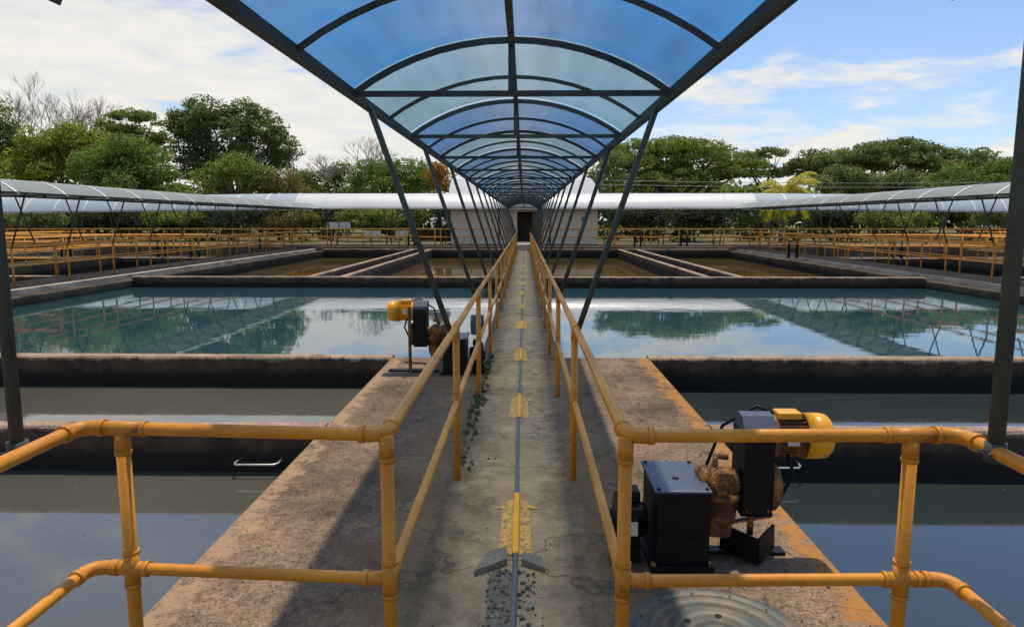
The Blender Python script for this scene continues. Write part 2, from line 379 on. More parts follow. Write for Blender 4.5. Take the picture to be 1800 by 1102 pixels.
# outer side walls / walkways
for sgn,w in ((-1,'left'),(1,'right')):
    e0,e1=(EL-.45,EL) if sgn<0 else (ER,ER+.45)
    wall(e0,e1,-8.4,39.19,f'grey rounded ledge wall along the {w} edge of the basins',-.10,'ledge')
    b=MB();x0,x1=(EL-.68,EL-.453) if sgn<0 else (ER+.453,ER+.68)
    b.bbox(x0,x1,-8.4,39.3,-.6,.01,.01);tag(b.build('sunlit_strip',M['pale']),kind='structure')  # pale strip paints the sunlit path edge beside the canopy shade
    b=MB();x0,x1=(EL-2.1,EL-.683) if sgn<0 else (ER+.683,ER+2.1)
    b.box(x0,x1,-8.4,39.3,-1.88,0);tag(b.build('side_path',M['brownpath']),kind='structure')
    # outer basins
    for i,yy in enumerate((9.,20.,30.)):
        x0,x1=(-24.2,EL-2.103) if sgn<0 else (ER+2.103,24.2)
        wall(x0,x1,yy,yy+.25,f'{["nearest","middle","farthest"][i]} cross wall of the dark outer basins on the {w}')
    b=MB();x0,x1=(PX0,-24.2) if sgn<0 else (24.2,PX1)
    b.box(x0,x1,-9,39.39,-1.88,.0);tag(b.build('outer_path',M['brownpath']),kind='structure')
# landing step at the end of the walkway
b=MB();b.bbox(WX0+.08,WX1-.08,37.6,38.99,0.0,.30,.02);b.bbox(WX0+.08,WX1-.08,38.996,43.0,0.1205,.302,.02)
tag(b.build('step',M['pale']),'pale concrete step at the far end of the walkway, before the dark doorway','step')

# ------------------------------------------------------------------ railings
def railing(name,label,path,posts,base_z=0.,zt=.96,zm=.50,r=.0205,fit=True,closed_ends=(),group=None,mats=('yellow_paint','yellow_fitting'),n=12,sub=True,tops=None):
    """path: xy polyline ; posts: list of (x,y)"""
    root=empty(name,(posts[0][0],posts[0][1],base_z));tag(root,label,'railing',group)
    ox,oy=posts[0]
    P=[Vector((a-ox,b-oy,0)) for a,b in path]
    for zh,nm,rr in ((zt,'top_rail',r),(zm,'middle_rail',r*.92)):
        mb=MB();pts=[]
        for i,q in enumerate(P):
            if 0<i<len(P)-1:
                d0=(q-P[i-1]).normalized();d1=(P[i+1]-q).normalized();rad=.055
                a=q-d0*rad;c=q+d1*rad
                for k in range(6):
                    t=k/5.;pts.append((a.lerp(q,t)).lerp(q.lerp(c,t),t))
            else: pts.append(q)
        # sub-divide straight parts with a touch of sag so they do not look ruled
        full=[];rnd=random.Random(5)
        for i in range(len(pts)-1):
            L=(pts[i+1]-pts[i]).length;k=max(1,int(L/1.04))
            for j in range(k): full.append(pts[i].lerp(pts[i+1],j/k)+Vector((rnd.uniform(-.003,.003),0,rnd.uniform(-.003,.003))) if j else pts[i])
        full.append(pts[-1])
        mb.tube([(q.x,q.y,zh+q.z) for q in full],rr,n)
        mb.build(nm,M[mats[0]],root)
        if fit:
            for i,q in enumerate(P[1:-1],1):
                d0=(q-P[i-1]).normalized();d1=(P[i+1]-q).normalized();rad=.06
                a=q-d0*rad;c=q+d1*rad;e=MB();pp=[a-d0*.02]+[(a.lerp(q,t)).lerp(q.lerp(c,t),t) for t in [k/6. for k in range(7)]]+[c+d1*.02]
                e.tube([(u.x,u.y,zh) for u in pp],rr*1.17,14)
                for u,dd in ((a-d0*.014,d0),(c+d1*.014,d1)):
                    e.tube([Vector((u.x,u.y,zh))-dd*.009,Vector((u.x,u.y,zh))+dd*.009],rr*1.32,14)
                e.build('elbow',M[mats[1]],root)
    for (a,b) in posts:
        px,py=a-ox,b-oy;mb=MB();mb.tube([(px,py,-.01),(px,py,zt-.004)],r*1.02,n)
        po=mb.build('post',M[mats[0]],root)
        if fit:
            # direction of the rail at the post
            q=Vector((px,py,0));best=None
            for i in range(len(P)-1):
                ab=P[i+1]-P[i];tt=max(0,min(1,(q-P[i]).dot(ab)/ab.length_squared));dd=(q-(P[i]+ab*tt)).length
                if best is None or dd<best[0]: best=(dd,ab.normalized(),min((q-P[i]).length,(q-P[i+1]).length))
            dr=best[1];f=MB();u_=MB()
            if best[2]>.1:
                u_.tube([q+dr*s_*.075+Vector((0,0,zt)) for s_ in (-1,1)],r*1.1,14)
                for s_ in (-1,1): u_.tube([q+dr*(s_*.075-.007)+Vector((0,0,zt)),q+dr*(s_*.075+.007)+Vector((0,0,zt))],r*1.2,14)
                f.tube([q+dr*s_*.05+Vector((0,0,zm)) for s_ in (-1,1)],r*1.1,14)
                for s_ in (-1,1): f.tube([q+dr*(s_*.05-.007)+Vector((0,0,zm)),q+dr*(s_*.05+.007)+Vector((0,0,zm))],r*1.22,14)
            u_.tube([(px,py,zt-.075),(px,py,zt-.01)],r*1.15,14);u_.tube([(px,py,zt-.085),(px,py,zt-.07)],r*1.22,14)
            u_.build('pipe_fitting',M[mats[1]],po)
            f.tube([(px,py,zm-.055),(px,py,zm+.055)],r*1.16,14)
            for s_ in (-1,1): f.tube([(px,py,zm+s_*.055-.007),(px,py,zm+s_*.055+.007)],r*1.22,14)
            f.build('pipe_fitting',M[mats[1]],po if sub else root)
    return root
PL,PR=CX-.36,CX+.36
ys=[4.2+2.08*i for i in range(17)]
railing('railing','yellow pipe railing along left side of the main walkway, turning across the deck',
        [(-1.385,-4),(-1.385,2.10),(PL,2.04),(PL,37.5)],[(-1.25,2.092),(PL,2.04)]+[(PL,y) for y in ys]+[(-1.385,-.2),(-1.385,-2.4)])
railing('railing','yellow pipe railing along right side of the main walkway, beside the nearest motor',
        [(1.315,-4),(1.315,2.07),(PR,2.04),(PR,37.5)],[(1.165,2.065),(PR,2.04)]+[(PR,y) for y in ys]+[(1.315,-.2),(1.315,-2.4)])
for sgn,w in ((-1,'left'),(1,'right')):
    e=EL if sgn<0 else ER
    for off,nm in ((1.02,'inner'),(1.86,'outer')):
        xx=e+sgn*off
        railing('railing',f'{nm} yellow pipe railing under the {w} side canopy',[(xx,8),(xx,39.2)],[(xx,8.3+2.08*i+(.7 if nm=='outer' else 0)) for i in range(15)],fit=False,r=.025,mats=('yellow_paint_far','yellow_paint_far'),n=8)
    xx=sgn*25.0
    for k,(xx,nm) in enumerate(((sgn*24.6,'nearer'),(sgn*26.0,'farther'))):
        railing('railing',f'{nm} yellow railing beyond the dark outer basin on the {w}',[(xx,18),(xx,39.2)],[(xx,18.2+2.08*i) for i in range(11)],fit=False,r=.032,mats=('yellow_paint_far','yellow_paint_far'),n=6)
    for k,(yy,nm) in enumerate(((40.6,'front'),(42.0,'back'))):
        a=sgn*.9 if k==0 else sgn*4.9
        n_=16 if k==0 else 14
        railing('railing',f'{nm} yellow railing on the far cross deck, {w} of the doorway',[(a,yy),(sgn*34,yy)],[(a+sgn*(.1+2.08*i),yy) for i in range(n_-1)],base_z=.12,fit=False,mats=('yellow_paint_far','yellow_paint_far'),n=6,r=.036)
    b=MB();x0,x1=(-18.9,-17.5) if sgn<0 else (17.5,18.9)
    b.box(x0,x1,20.26,29.99,-1.88,-.004);tag(b.build('cross_path',M['ledge']),kind='structure')
    for xx,nm in ((sgn*17.7,'inner'),(sgn*18.7,'outer')):
        railing('railing',f'{nm} yellow railing on the narrow path dividing the dark outer basin, {w}',[(xx,20.4),(xx,29.9)],[(xx,20.5+2.08*i) for i in range(5)],fit=False,mats=('yellow_paint_far','yellow_paint_far'),n=6,r=.03)
    for k,(yy,nm) in enumerate(((30.05,'front farthest'),(31.1,'back farthest'),(20.06,'front middle'),(9.1,'nearest'))):
        a=(EL if sgn<0 else ER)+sgn*2.2
        railing('railing',f'{nm} yellow railing crossing the dark outer basin on its dividing wall, {w}',[(a,yy+.06),(sgn*24.1,yy+.06)],[(a+sgn*(.1+2.08*i),yy+.06) for i in range(6)],fit=False,r=.03,mats=('yellow_paint_far','yellow_paint_far'),n=6,base_z=0)
    b=MB();x0,x1=(-24.19,EL-2.11) if sgn<0 else (ER+2.11,24.19)
    b.box(x0,x1,30.26,31.4,-1.88,-.004);tag(b.build('cross_path',M['ledge']),kind='structure')

# ------------------------------------------------------------------ canopies
def canopy(label,origin,rz,y0,y1,w=.86,ze=2.21,rise=.25,bay=1.76,sheets=('sheet_blue','sheet_pale'),steel='steel_green',
           strut=None,strips=False,detail=True,slope=0.,group=None,ph=0,kingposts=True,barw=.026,trim=None,rake=0.):
    """local frame: canopy runs along +Y, arch spans X; strut=(list of y, base half width, base z)"""
    root=empty('canopy',origin,rz);tag(root,label,'canopy',group)
    rr=(w*w+rise*rise)/(2*rise);ang=math.asin(w/rr)
    def arc(t,dr=0.):     # t -1..1
        a=t*ang;return ((rr+dr)*math.sin(a),ze+rise-rr+(rr+dr)*math.cos(a))
    zs=lambda y:slope*(y-y0)
    nb=int(round((y1-y0)/bay))
    N=14
    for i in range(nb):
        a=y0+i*bay;b=a+bay;mb=MB();vs=[];fs=[]
        M_=4
        for k in range(M_+1):
            yy=a+(b-a)*k/M_
            if k==0: yy-=.0
            if k==M_: yy-=.004
            for j in range(N+1):
                t=-1.045+2.09*j/N;x_,z_=arc(t,.022+(.004 if i%2 else 0)+.003*math.sin(k*PI/M_))
                vs.append((x_,yy,z_+zs(yy)))
        for k in range(M_):
            for j in range(N):
                fs.append((k*(N+1)+j,k*(N+1)+j+1,(k+1)*(N+1)+j+1,(k+1)*(N+1)+j))
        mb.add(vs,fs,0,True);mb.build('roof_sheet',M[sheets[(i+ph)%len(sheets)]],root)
        for q in ((0,1) if detail else (0,)):
            yy=a+q*bay/2;mb=MB();th=barw if q==0 else barw*.75
            pts=[arc(-1+2*j/N) for j in range(N+1)]
            for j in range(N):
                (xa,za),(xb,zb)=pts[j],pts[j+1];mb.bar((xa,yy,za+zs(yy)),(xb,yy,zb+zs(yy)),th,th,(0,0,1))
            mb.build('arch_rib',M[steel],root)
        if detail:
            mb=MB();mb.bar((-w,a,ze+zs(a)),(w,a,ze+zs(a)),.024,.026);mb.build('tie_beam',M[steel],root)
            if kingposts:
                mb=MB();mb.bar((0,a,ze+.014),(0,a,ze+rise-.014),.032,.032,(0,1,0));mb.build('king_post',M[steel],root)
        if strips:
            mb=MB();vs=[];fs=[]
            for k in (0,1):
                for j in range(N+1):
                    x_,z_=arc(-1.05+2.1*j/N,.036);vs.append((x_,a-.045+.09*k,z_+zs(a)))
            for j in range(N): fs.append((j,j+1,N+1+j+1,N+1+j))
            mb.add(vs,fs);mb.build('joint_strip',M['strip'],root)
    for s_ in (-1,1):
        mb=MB();mb.bar((s_*w,y0-.03,ze+zs(y0)),(s_*w,y1,ze+zs(y1)),.028,.040);mb.build('eave_beam',M[steel],root)
        mb=MB();mb.bar((s_*(w+.045),y0-.03,ze+.014+zs(y0)),(s_*(w+.045),y1,ze+.014+zs(y1)),.012,.036);mb.build('eave_trim',M[trim or steel],root)
    if kingposts:
        mb=MB();mb.bar((0,y0-.02,ze+rise-.01),(0,y1,ze+rise-.01),.030,.034);mb.build('ridge_beam',M[steel],root)
    if strut:
        for yy in strut[0]:
            for s_ in (-1,1):
                mb=MB();mb.tube([(s_*strut[1],yy,strut[2]),(s_*(w-.005),yy-rake,ze-.02+zs(yy))],strut[3] if len(strut)>3 else .0225,10)
                mb.build('strut',M[steel],root)
    return root
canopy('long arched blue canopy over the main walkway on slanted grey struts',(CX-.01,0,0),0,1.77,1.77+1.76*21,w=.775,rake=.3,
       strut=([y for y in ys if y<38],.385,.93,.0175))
for sgn,w in ((-1,'left'),(1,'right')):
    e=EL if sgn<0 else ER
    c=e+sgn*1.44
    canopy(f'grey green arched side canopy along the {w} edge of the basins',(c,0,0),0,4.,4.+1.76*21,w=.88,rise=.34,ze=2.22,
           sheets=('sheet_greygreen',),strips=True,strut=([8.3+2.08*i for i in range(15)],.42,.9,.02),kingposts=False)
    # cross canopies at the far end
    canopy(f'white curved cross canopy in front of the trees, {w} of the doorway',(sgn*.02,42.2,0),-sgn*PI/2,0,13.2,w=1.5,ze=2.32,rise=.82,bay=1.65,
           sheets=('sheet_white',),steel='steel_green',trim='strip',strut=([1.5+3.3*i for i in range(4)],.7,.12,.03),kingposts=False,detail=False)
    canopy(f'pale blue curved cross canopy sloping down at the far {w}',(sgn*13.24,42.2,0),-sgn*PI/2,0,1.76*13,w=1.5,ze=2.30,rise=.85,bay=1.76,
           sheets=('sheet_paleblue',),steel='steel_green',trim='strip',strut=([1.+3.3*i for i in range(7)],.7,.12,.03),kingposts=False,detail=False,strips=True,slope=-.012)

# rear shelter over the camera deck: two posts stand beside the railing corners
root=empty('shelter_frame',(CX,1.95,0));tag(root,'dark steel shelter frame whose two posts stand at the deck railing corners','frame')
for nm,x0,tip in (('left',-1.422,-1.225),('right',1.318,1.098)):
    x_=x0-CX;yp=-.07 if nm=='left' else -.03;b=MB();b.tube([(x_,yp,.94),(x_,yp,2.9)],.0215 if nm=='right' else .018,14);b.tube([(x_,yp,.93),(x_,yp,.985)],.028,14)
    for q in (-1,1): b.tube([(x_-.034,yp+q*.02,.955),(x_+.034,yp+q*.02,.955)],.005,6)
    b.build('post',M['steel_green'],root)
    b=MB();sg=-1 if nm=='left' else 1;b.bar((tip-CX,-.03,2.20),(tip-CX+sg*.62,-.03,2.50),.05,.075,(0,0,1));b.build('bracket',M['steel_green'],root)
for x_ in (-1.422-CX,1.318-CX):
    b=MB();b.bar((x_,-3.5,2.9),(x_,.05,2.9),.05,.08);b.build('eave_beam',M['steel_green'],root)
b=MB();b.bar((-1.422-CX,-.03,2.945),(1.318-CX,-.03,2.945),.05,.07);b.build('cross_beam',M['steel_green'],root)

# ------------------------------------------------------------------ markings, conduit, slab pieces
def arrow(y0,L,label):
    b=MB();w=.082;z_=.0045
    h=L*.14
    def quad(pts,mi=0,z=z_): b.add([(a,c,z) for a,c in pts],[tuple(range(len(pts)))],mi)
    c0=CX+.012
    quad([(c0-w,y0),(c0-.016,y0),(c0-.016,y0+L*.93),(c0-w*.9,y0+L-h*1.2)])
    quad([(c0+.022,y0),(c0+w,y0-.02),(c0+w*.92,y0+L-h*1.2),(c0+.022,y0+L*.93)])
    quad([(c0-w*1.5,y0+L-h*1.9),(c0-w*.9,y0+L-h*1.9),(c0-w*.9,y0+L-h*1.2)])
    quad([(c0+w*.92,y0+L-h*1.9),(c0+w*1.6,y0+L-h*1.9),(c0+w*.92,y0+L-h*1.1)])
    # raised painted core over the conduit
    b.add([(c0-.017,y0-.01,.003),(c0+.021,y0-.01,.003),(c0+.021,y0+L,.003),(c0-.017,y0+L,.003),(c0-.010,y0-.01,.021),(c0+.014,y0-.01,.021),(c0+.014,y0+L,.021),(c0-.010,y0+L,.021)],
          [(0,1,5,4),(4,5,6,7),(0,4,7,3),(1,2,6,5),(3,7,6,2)],1)
    o=b.build('arrow_marking',[M['arrow_paint'],M['arrow_core']]);tag(o,label,'arrow','yellow arrows painted along the walkway');return o
names=['largest worn yellow arrow, nearest on the walkway floor','second nearest yellow arrow, on the floor between the railing corners','third nearest yellow arrow, at the slab joint where the deck ends','fourth nearest yellow arrow, first one beyond the deck']
for i in range(14):
    arrow(3.2+2.36*i,.74,names[i] if i<4 else 'small distant yellow arrow, one of the far row on the narrow walkway')
b=MB()
b.tube([(CX+.012+.004*math.sin(k*1.3),-1.5+k*.8,.006) for k in range(50)],.013,8)
tag(b.build('conduit',M['conduit']),'grey conduit pipe running along the walkway centre under the arrows','pipe')
# broken cover slabs and gravel slot near camera
b=MB()
b.add([(-.225,2.99,.003),(-.078,3.10,.003),(-.085,3.26,.003),(-.175,3.20,.003),(-.225,2.99,.03),(-.078,3.10,.036),(-.085,3.26,.02),(-.175,3.20,.018)],[(0,1,5,4),(4,5,6,7),(0,4,7,3),(1,2,6,5),(2,3,7,6)])
b.add([(-.012,3.10,.003),(.10,3.03,.003),(.085,3.16,.003),(-.005,3.2,.003),(-.012,3.10,.034),(.10,3.03,.024),(.085,3.16,.018),(-.005,3.2,.02)],[(0,1,5,4),(4,5,6,7),(0,4,7,3),(1,2,6,5),(2,3,7,6)])
tag(b.build('cover_slab',M['slab']),'grey broken concrete slab edge at the foot of the nearest arrow','slab')
rg=random.Random(4);b=MB()
b.add([(-.16,-1,.005),(-.06,-1,.005),(-.06,3.05,.005),(-.155,3.04,.005)],[(0,1,2,3)])
def stone(mb,x_,y_,z_,r_):
    a0=rg.random()*6
    vs=[];n=6
    for k in range(n): vs.append((x_+r_*math.cos(a0+k*PI/3)*rg.uniform(.7,1.2),y_+r_*math.sin(a0+k*PI/3)*rg.uniform(.7,1.2),z_))
    for k in range(n): vs.append((x_+r_*.6*math.cos(a0+k*PI/3),y_+r_*.6*math.sin(a0+k*PI/3),z_+r_*rg.uniform(.5,1.)))
    mb.add(vs,[(k,(k+1)%n,n+(k+1)%n,n+k) for k in range(n)]+[tuple(range(n,2*n))])
for k in range(420):
    s_=rg.random();x_=rg.uniform(-.165,-.062) if s_<.75 else rg.uniform(-.03,.05)
    stone(b,x_,rg.uniform(1.8,3.06),.004,rg.uniform(.004,.012))
tag(b.build('gravel',M['gravel']),'dark loose gravel in the open slot beside the conduit','gravel',kind='stuff')
# loose grit over the deck
b=MB()
for k in range(1500):
    yy=2.2+rg.random()**1.6*6;xx=rg.uniform(-1.5,1.4)
    stone(b,xx,yy,.001,rg.uniform(.002,.0055)*(1 if rg.random()<.97 else 1.9))
tag(b.build('grit',M['gravel']),'small stones and grit scattered over the concrete deck','gravel',kind='stuff')

# manhole cover
root=empty('manhole_cover',(.745,2.52,0));tag(root,'round green grey iron manhole cover with bolt holes on the deck','manhole cover')
b=MB();r0=.35
b.lathe([(r0,0),(r0,.02),(r0-.012,.026),(r0-.04,.026),(r0-.045,.02),(r0-.06,.02),(r0-.065,.027),(r0-.085,.027),(r0-.09,.021),(.205,.021),(.2,.03),(.185,.03),(.18,.024),(.075,.024),(.07,.03),(.001,.03)],n=64)
b.build('cover_plate',M['cover'],root)
b=MB()
for k in range(6):
    a=k*PI/3+.25;b.lathe([(.014,.0265),(.0001,.0268)],(.135*math.cos(a),.135*math.sin(a),0),n=12)
for k in range(12):
    a=k*PI/6+.1;b.lathe([(.006,.0285),(.0001,.029)],(.30*math.cos(a),.30*math.sin(a),0),n=8)
b.build('bolt_hole',M['hole'],root)

# wall rungs
def rung(x_,y_,z_,label,w=.34):
    b=MB();b.tube([(x_-w/2+.03,y_,z_),(x_-w/2,y_-.1,z_-.012),(x_-w/2+.02,y_-.13,z_-.015),(x_+w/2-.03,y_-.13,z_-.015),(x_+w/2,y_-.1,z_-.012),(x_+w/2+.0,y_,z_)],.008,8)
    tag(b.build('wall_rung',M['bright']),label,'rung')
rung(-2.06,5.27,-.24,'bright metal rung on the near divider wall, left of the deck')
rung(1.93,5.27,-.24,'bright metal rung on the near divider wall behind the yellow motor')

# ------------------------------------------------------------------ mixer drives
def mixer(label,loc,s,full=True,lift=0.,support=False,group='mixer drives standing on the decks'):
    root=empty('mixer_drive',loc);tag(root,label,'motor',group)
    def bx(mb,x0,x1,*a,**k):
        x0,x1=sorted((s*x0,s*x1));mb.bbox(x0,x1,*a,**k)
    L=lift
    # black gearbox body; blue grey lid colour carries its lit top
    b=MB();bx(b,-.09,.15,-.19,.21,.03,.37,b=.008);bx(b,-.12,.17,-.21,.23,0,.032,b=.004);bx(b,-.093,.143,-.196,-.188,.05,.16,b=.002);bx(b,-.093,.143,-.196,-.188,.19,.34,b=.002)
    g_=b.build('gearbox',M['black_paint'],root)
    b=MB();bx(b,-.105,.155,-.195,.215,.371,.384,b=.004);b.build('lid',M['bluegrey_lit_top'],g_)
    b=MB();b.lathe([(.016,.3845),(.016,.388),(.011,.388),(.010,.386),(.0001,.386)],(s*.02,-.03,0),n=14)
    for q in ((-.085,-.17),(.135,-.17),(-.085,.19),(.135,.19)): b.lathe([(.009,.384),(.009,.391),(.0001,.391)],(s*q[0],q[1],0),n=6,smooth=False)
    b.build('filler_cap',M['black_paint'],g_)
    # inner coupling housing with bolts and flanges
    b=MB();c=(0,-.02,0)
    prof=[(.0001,-.29),(.05,-.29),(.05,-.27),(.125,-.265),(.135,-.25),(.135,-.235),(.12,-.23),(.12,-.2),(.14,-.195),(.14,-.18),(.09,-.175),(.075,-.12)]
    b.lathe([(r_,s*h) for r_,h in prof],(0,-.05,.19),'x',24)
    for k in range(8):
        a=k*PI/4+.2;b.lathe([(.014,s*-.235),(.014,s*-.17),(.0001,s*-.165)],(0,-.05+.115*math.cos(a),.19+.115*math.sin(a)),'x',6,smooth=False)
    bx(b,-.28,-.15,-.12,.03,0,.1,b=.008);bx(b,-.25,-.16,-.14,-.04,.30,.36,b=.012);bx(b,-.22,-.14,-.17,-.10,.24,.29,b=.012)
    b.build('coupling',M['black_paint'],root)
    b=MB();bx(b,-.225,-.18,-.195,-.19,.17,.235,b=.001);b.build('name_plate',M['plate'],root)
    # ochre worm gear unit
    b=MB()
    b.lathe([(.0001,.13+L*.5),(.045,.13+L*.5),(.075,.16+L*.5),(.085,.20+L*.5),(.085,.28+L),(.105,.29+L),(.105,.315+L),(.07,.32+L),(.06,.42+L),(.04,.44+L),(.0001,.445+L)],(s*.235,.0,0),'z',20)
    b.lathe([(.0001,s*.13),(.07,s*.13),(.085,s*.15),(.085,s*.17),(.06,s*.18),(.06,s*.32)],(0,-.0,.36+L),'x',18)
    b.lathe([(.05,-.14),(.065,-.13),(.065,-.11),(.045,-.1),(.045,0)],(s*.225,0,.40+L),'y',16)
    b.lathe([(.0001,-.142),(.05,-.14)],(s*.225,0,.40+L),'y',16)
    for k in range(6):
        a=k*PI/3;b.lathe([(.0001,-.15),(.011,-.149),(.011,-.12)],(s*.225+.05*math.cos(a),0,.40+L+.05*math.sin(a)),'y',6,smooth=False)
    bx(b,.18,.29,-.07,.07,.1+L*.5,.24+L,b=.02)
    b.tube([(s*.19,-.08,.46+L),(s*.20,-.05,.50+L),(s*.26,-.03,.49+L)],.014,8)
    b.build('worm_gear',M['rust_yellow'],root)
    # black belt guard: upright box with rounded top
    b=MB();x0,x1=sorted((s*.325,s*.465));pr=[(-.075,.215+L),(.095,.215+L),(.105,.23+L),(.105,.63+L),(.075,.675+L),(.03,.692+L),(-.03,.685+L),(-.075,.64+L),(-.085,.61+L),(-.085,.23+L)]
    n=len(pr);b.add([(x0,a,c_) for a,c_ in pr]+[(x1,a,c_) for a,c_ in pr],[(k,n+k,n+(k+1)%n,(k+1)%n) if s>0 else ((k+1)%n,n+(k+1)%n,n+k,k) for k in range(n)]+[tuple(range(n)),tuple(range(2*n-1,n-1,-1))])
    bg=b.build('belt_guard',M['black_paint'],root)
    b=MB();pr=[(-.09,.613+L),(-.08,.644+L),(-.032,.691+L),(.03,.698+L),(.078,.68+L),(.109,.634+L)]
    x0-=.004;x1+=.004;b.add([(x0,a,c_) for a,c_ in pr]+[(x1,a,c_) for a,c_ in pr],[(k,n2,n2+1,k+1) for k,n2 in ((i,i+6) for i in range(5))]+[tuple(range(6)),tuple(range(11,5,-1))]);b.build('guard_cap',M['bluegrey_lit_top'],bg)  # blue grey colour paints the lit top of the black guard
    b=MB();b.lathe([(.1,s*.466),(.12,s*.47),(.12,s*.49),(.1,s*.51),(.0001,s*.512)],(0,.01,.34+L),'x',26);b.build('pulley_disc',M['rust_yellow'],root)
    # yellow motor with fins
    b=MB();zc=.585+L;yc=.01
    b.lathe([(.0001,s*.466),(.1,s*.466),(.1,s*.49),(.086,s*.495),(.086,s*.62),(.1,s*.625),(.1,s*.64)],(0,yc,zc),'x',30)
    for k in range(26):
        a=2*PI*k/26;ca,sa=math.cos(a),math.sin(a)
        p0=Vector((s*.492,yc+.09*ca,zc+.09*sa));p1=Vector((s*.622,yc+.09*ca,zc+.09*sa));b.bar(p0,p1,.004,.02,(0,ca,sa))
    m_=b.build('motor',M['rust_yellow'] if full else M['motor_yellow'],root)
    b=MB();b.lathe([(.104,s*.625),(.108,s*.62),(.108,s*.70),(.103,s*.725),(.088,s*.742),(.045,s*.75),(.0001,s*.75)],(0,yc,zc),'x',30);b.build('fan_cowl',M['motor_yellow'],m_)
    b=MB();bx(b,.49,.60,-.04,.05,zc+.09,zc+.122,b=.006);b.build('terminal_box',M['motor_yellow'],m_)
    b=MB();bx(b,.52,.575,-.092,-.088,zc-.02,zc+.025,b=.001);b.build('name_plate',M['plate'],m_)
    b=MB()
    for (q,h_) in ((.345,.25),(.445,.25),(.345,.59),(.445,.59)):
        b=MB();b.lathe([(.0001,-.094),(.007,-.093),(.007,-.084)],(s*q,0,h_+L),'y',6,smooth=False);b.build('bolt',M['rust_yellow'],bg)
    for (q,h_) in ((-.105,-.198),(.158,-.198),(-.105,.218),(.158,.218)):
        b=MB();b.lathe([(.012,.03),(.012,.045),(.0001,.046)],(s*q,h_,0),'z',6,smooth=False);b.build('bolt',M['rust_yellow'],g_)
    b=MB();b.tube([(s*.49,.03,zc+.1),(s*.42,.06,zc+.13),(s*.27,.10,zc+.02),(s*.19,.17,.30),(s*.22,.25,.03),(s*.30,.30,.012),(s*.65,.42,.012)],.008,8);b.build('cable',M['black_paint'],m_)
    b=MB();b.tube([(s*.535,-.05,zc-.07),(s*.56,-.07,zc-.16),(s*.52,-.06,zc-.26),(s*.47,-.02,zc-.28)],.009,8);b.build('cable',M['black_paint'],m_)
    if support:
        b=MB();b.bar((s*.50,-.11,.0),(s*.50,-.11,zc+.06),.03,.03,(0,1,0));b.build('support_leg',M['rust_yellow'],root)
        b=MB();b.lathe([(.07,.0),(.075,.1),(.07,.2),(.0001,.21)],(-s*.20,.02,.40),'z',18);b.build('drum',M['teal_paint'],root)
        b=MB();bx(b,.22,.75,-.05,.05,0.0,.02,b=.003);b.build('base_channel',M['black_paint'],root)
    else:
        b=MB();b.tube([(s*.39,-.01,.1),(s*.39,-.01,.225+L)],.016,10);b.build('shaft',M['rust_yellow'],root)
        b=MB()
        b.bar((s*.255,-.0,.085),(s*.385,-.15,.075),.012,.125);b.bar((s*.385,-.15,.075),(s*.50,-.02,.095),.012,.125)
        b.add([(s*.255,0,.03),(s*.385,-.15,.02),(s*.50,-.02,.04),(s*.38,.05,.03)],[(0,1,2,3)])
        b.build('wedge_foot',M['black_paint'],root)
        b=MB();bx(b,.16,.56,-.03,.04,0.0,.018,b=.003);b.build('base_channel',M['black_paint'],root)
    return root
mixer('nearest black gearbox drive with yellow motor standing on the right of the deck',(.70,3.25,0),1)
mx=mixer('yellow motor drive with teal drum behind the left railing at the deck end',(-.70,7.35,0),-1,full=False,lift=.06,support=True)
def valve(label,x_,y_,z_=0.):
    r=empty('valve_stand',(x_,y_,z_));tag(r,label,'valve stand','small dark valve stands on the far walls')
    for q in (-.17,.17):
        b=MB();b.bbox(q-.05,q+.05,-.05,.05,0,.5,.01);b.lathe([(.0001,.5),(.07,.5),(.07,.55),(.03,.57),(.03,.74),(.0001,.75)],(q,0,0),n=12);b.build('stem',M['black_paint'],r)
    b=MB();b.bar((-.12,0,.3),(.12,0,.3),.05,.05);b.build('crossbar',M['black_paint'],r)
def pv(px,py,Y,label,z_=0.): valve(label,X(px,Y),Y,z_)
pv(102,420,30.2,'small dark valve stand between the yellow rails at the far left')
pv(275,420,30.2,'small dark valve stand on the outer left cross wall')
pv(334,422,30.2,'small dark valve stand nearest the left side canopy end')
pv(457,420,38.9,'small dark valve stand by the far rails left of the channel walls')
pv(722,420,39.8,'dark valve stand at the end of the left channel walls',.12)
pv(1121,420,39.8,'dark valve stand at the end of the right channel walls',.12)
pv(1202,420,40.1,'dark valve stand right of the right channel walls',.12)
pv(1393,420,30.2,'small dark valve stand behind the right side railing')
pv(1575,422,30.2,'small dark valve stand on the outer right cross wall')

# ------------------------------------------------------------------ building and small structures
BY=44.0
root=empty('building',(0,BY,.12));tag(root,'small beige building with white metal roof and dark doorway at walkway end','building')
bx0,bx1=X(792,BY),X(1050,BY);ez=2.12;hy=7.
b=MB()
dx0,dx1=X(911,BY)-0,X(954,BY)
b.box(bx0,dx0-.22,0,hy,0,ez);b.box(dx1+.14,bx1,0,hy,0,ez);b.box(dx0-.22,dx1+.14,.0,.3,2.0,ez);b.box(dx0-.22,dx1+.14,1.2,hy,0,ez-.002)
b.build('wall',M['plaster'],root)
b=MB();b.box(dx0-.3,dx0-.08,-.12,-.003,0,ez-.05);b.build('pillar',M['plaster'],root)
b=MB();b.box(dx1+.02,dx1+.22,-.12,-.003,0,ez-.05);b.build('pillar',M['plaster'],root)
b=MB();b.box(dx0-.05,X(936,BY),1.1,1.19,.0,1.98);dd=b.build('door',M['door'],root)
b=MB();b.box(X(936,BY)+.02,dx1+.1,1.0,1.19,.0,1.98);b.build('inner_panel',M['steel_light'],root)
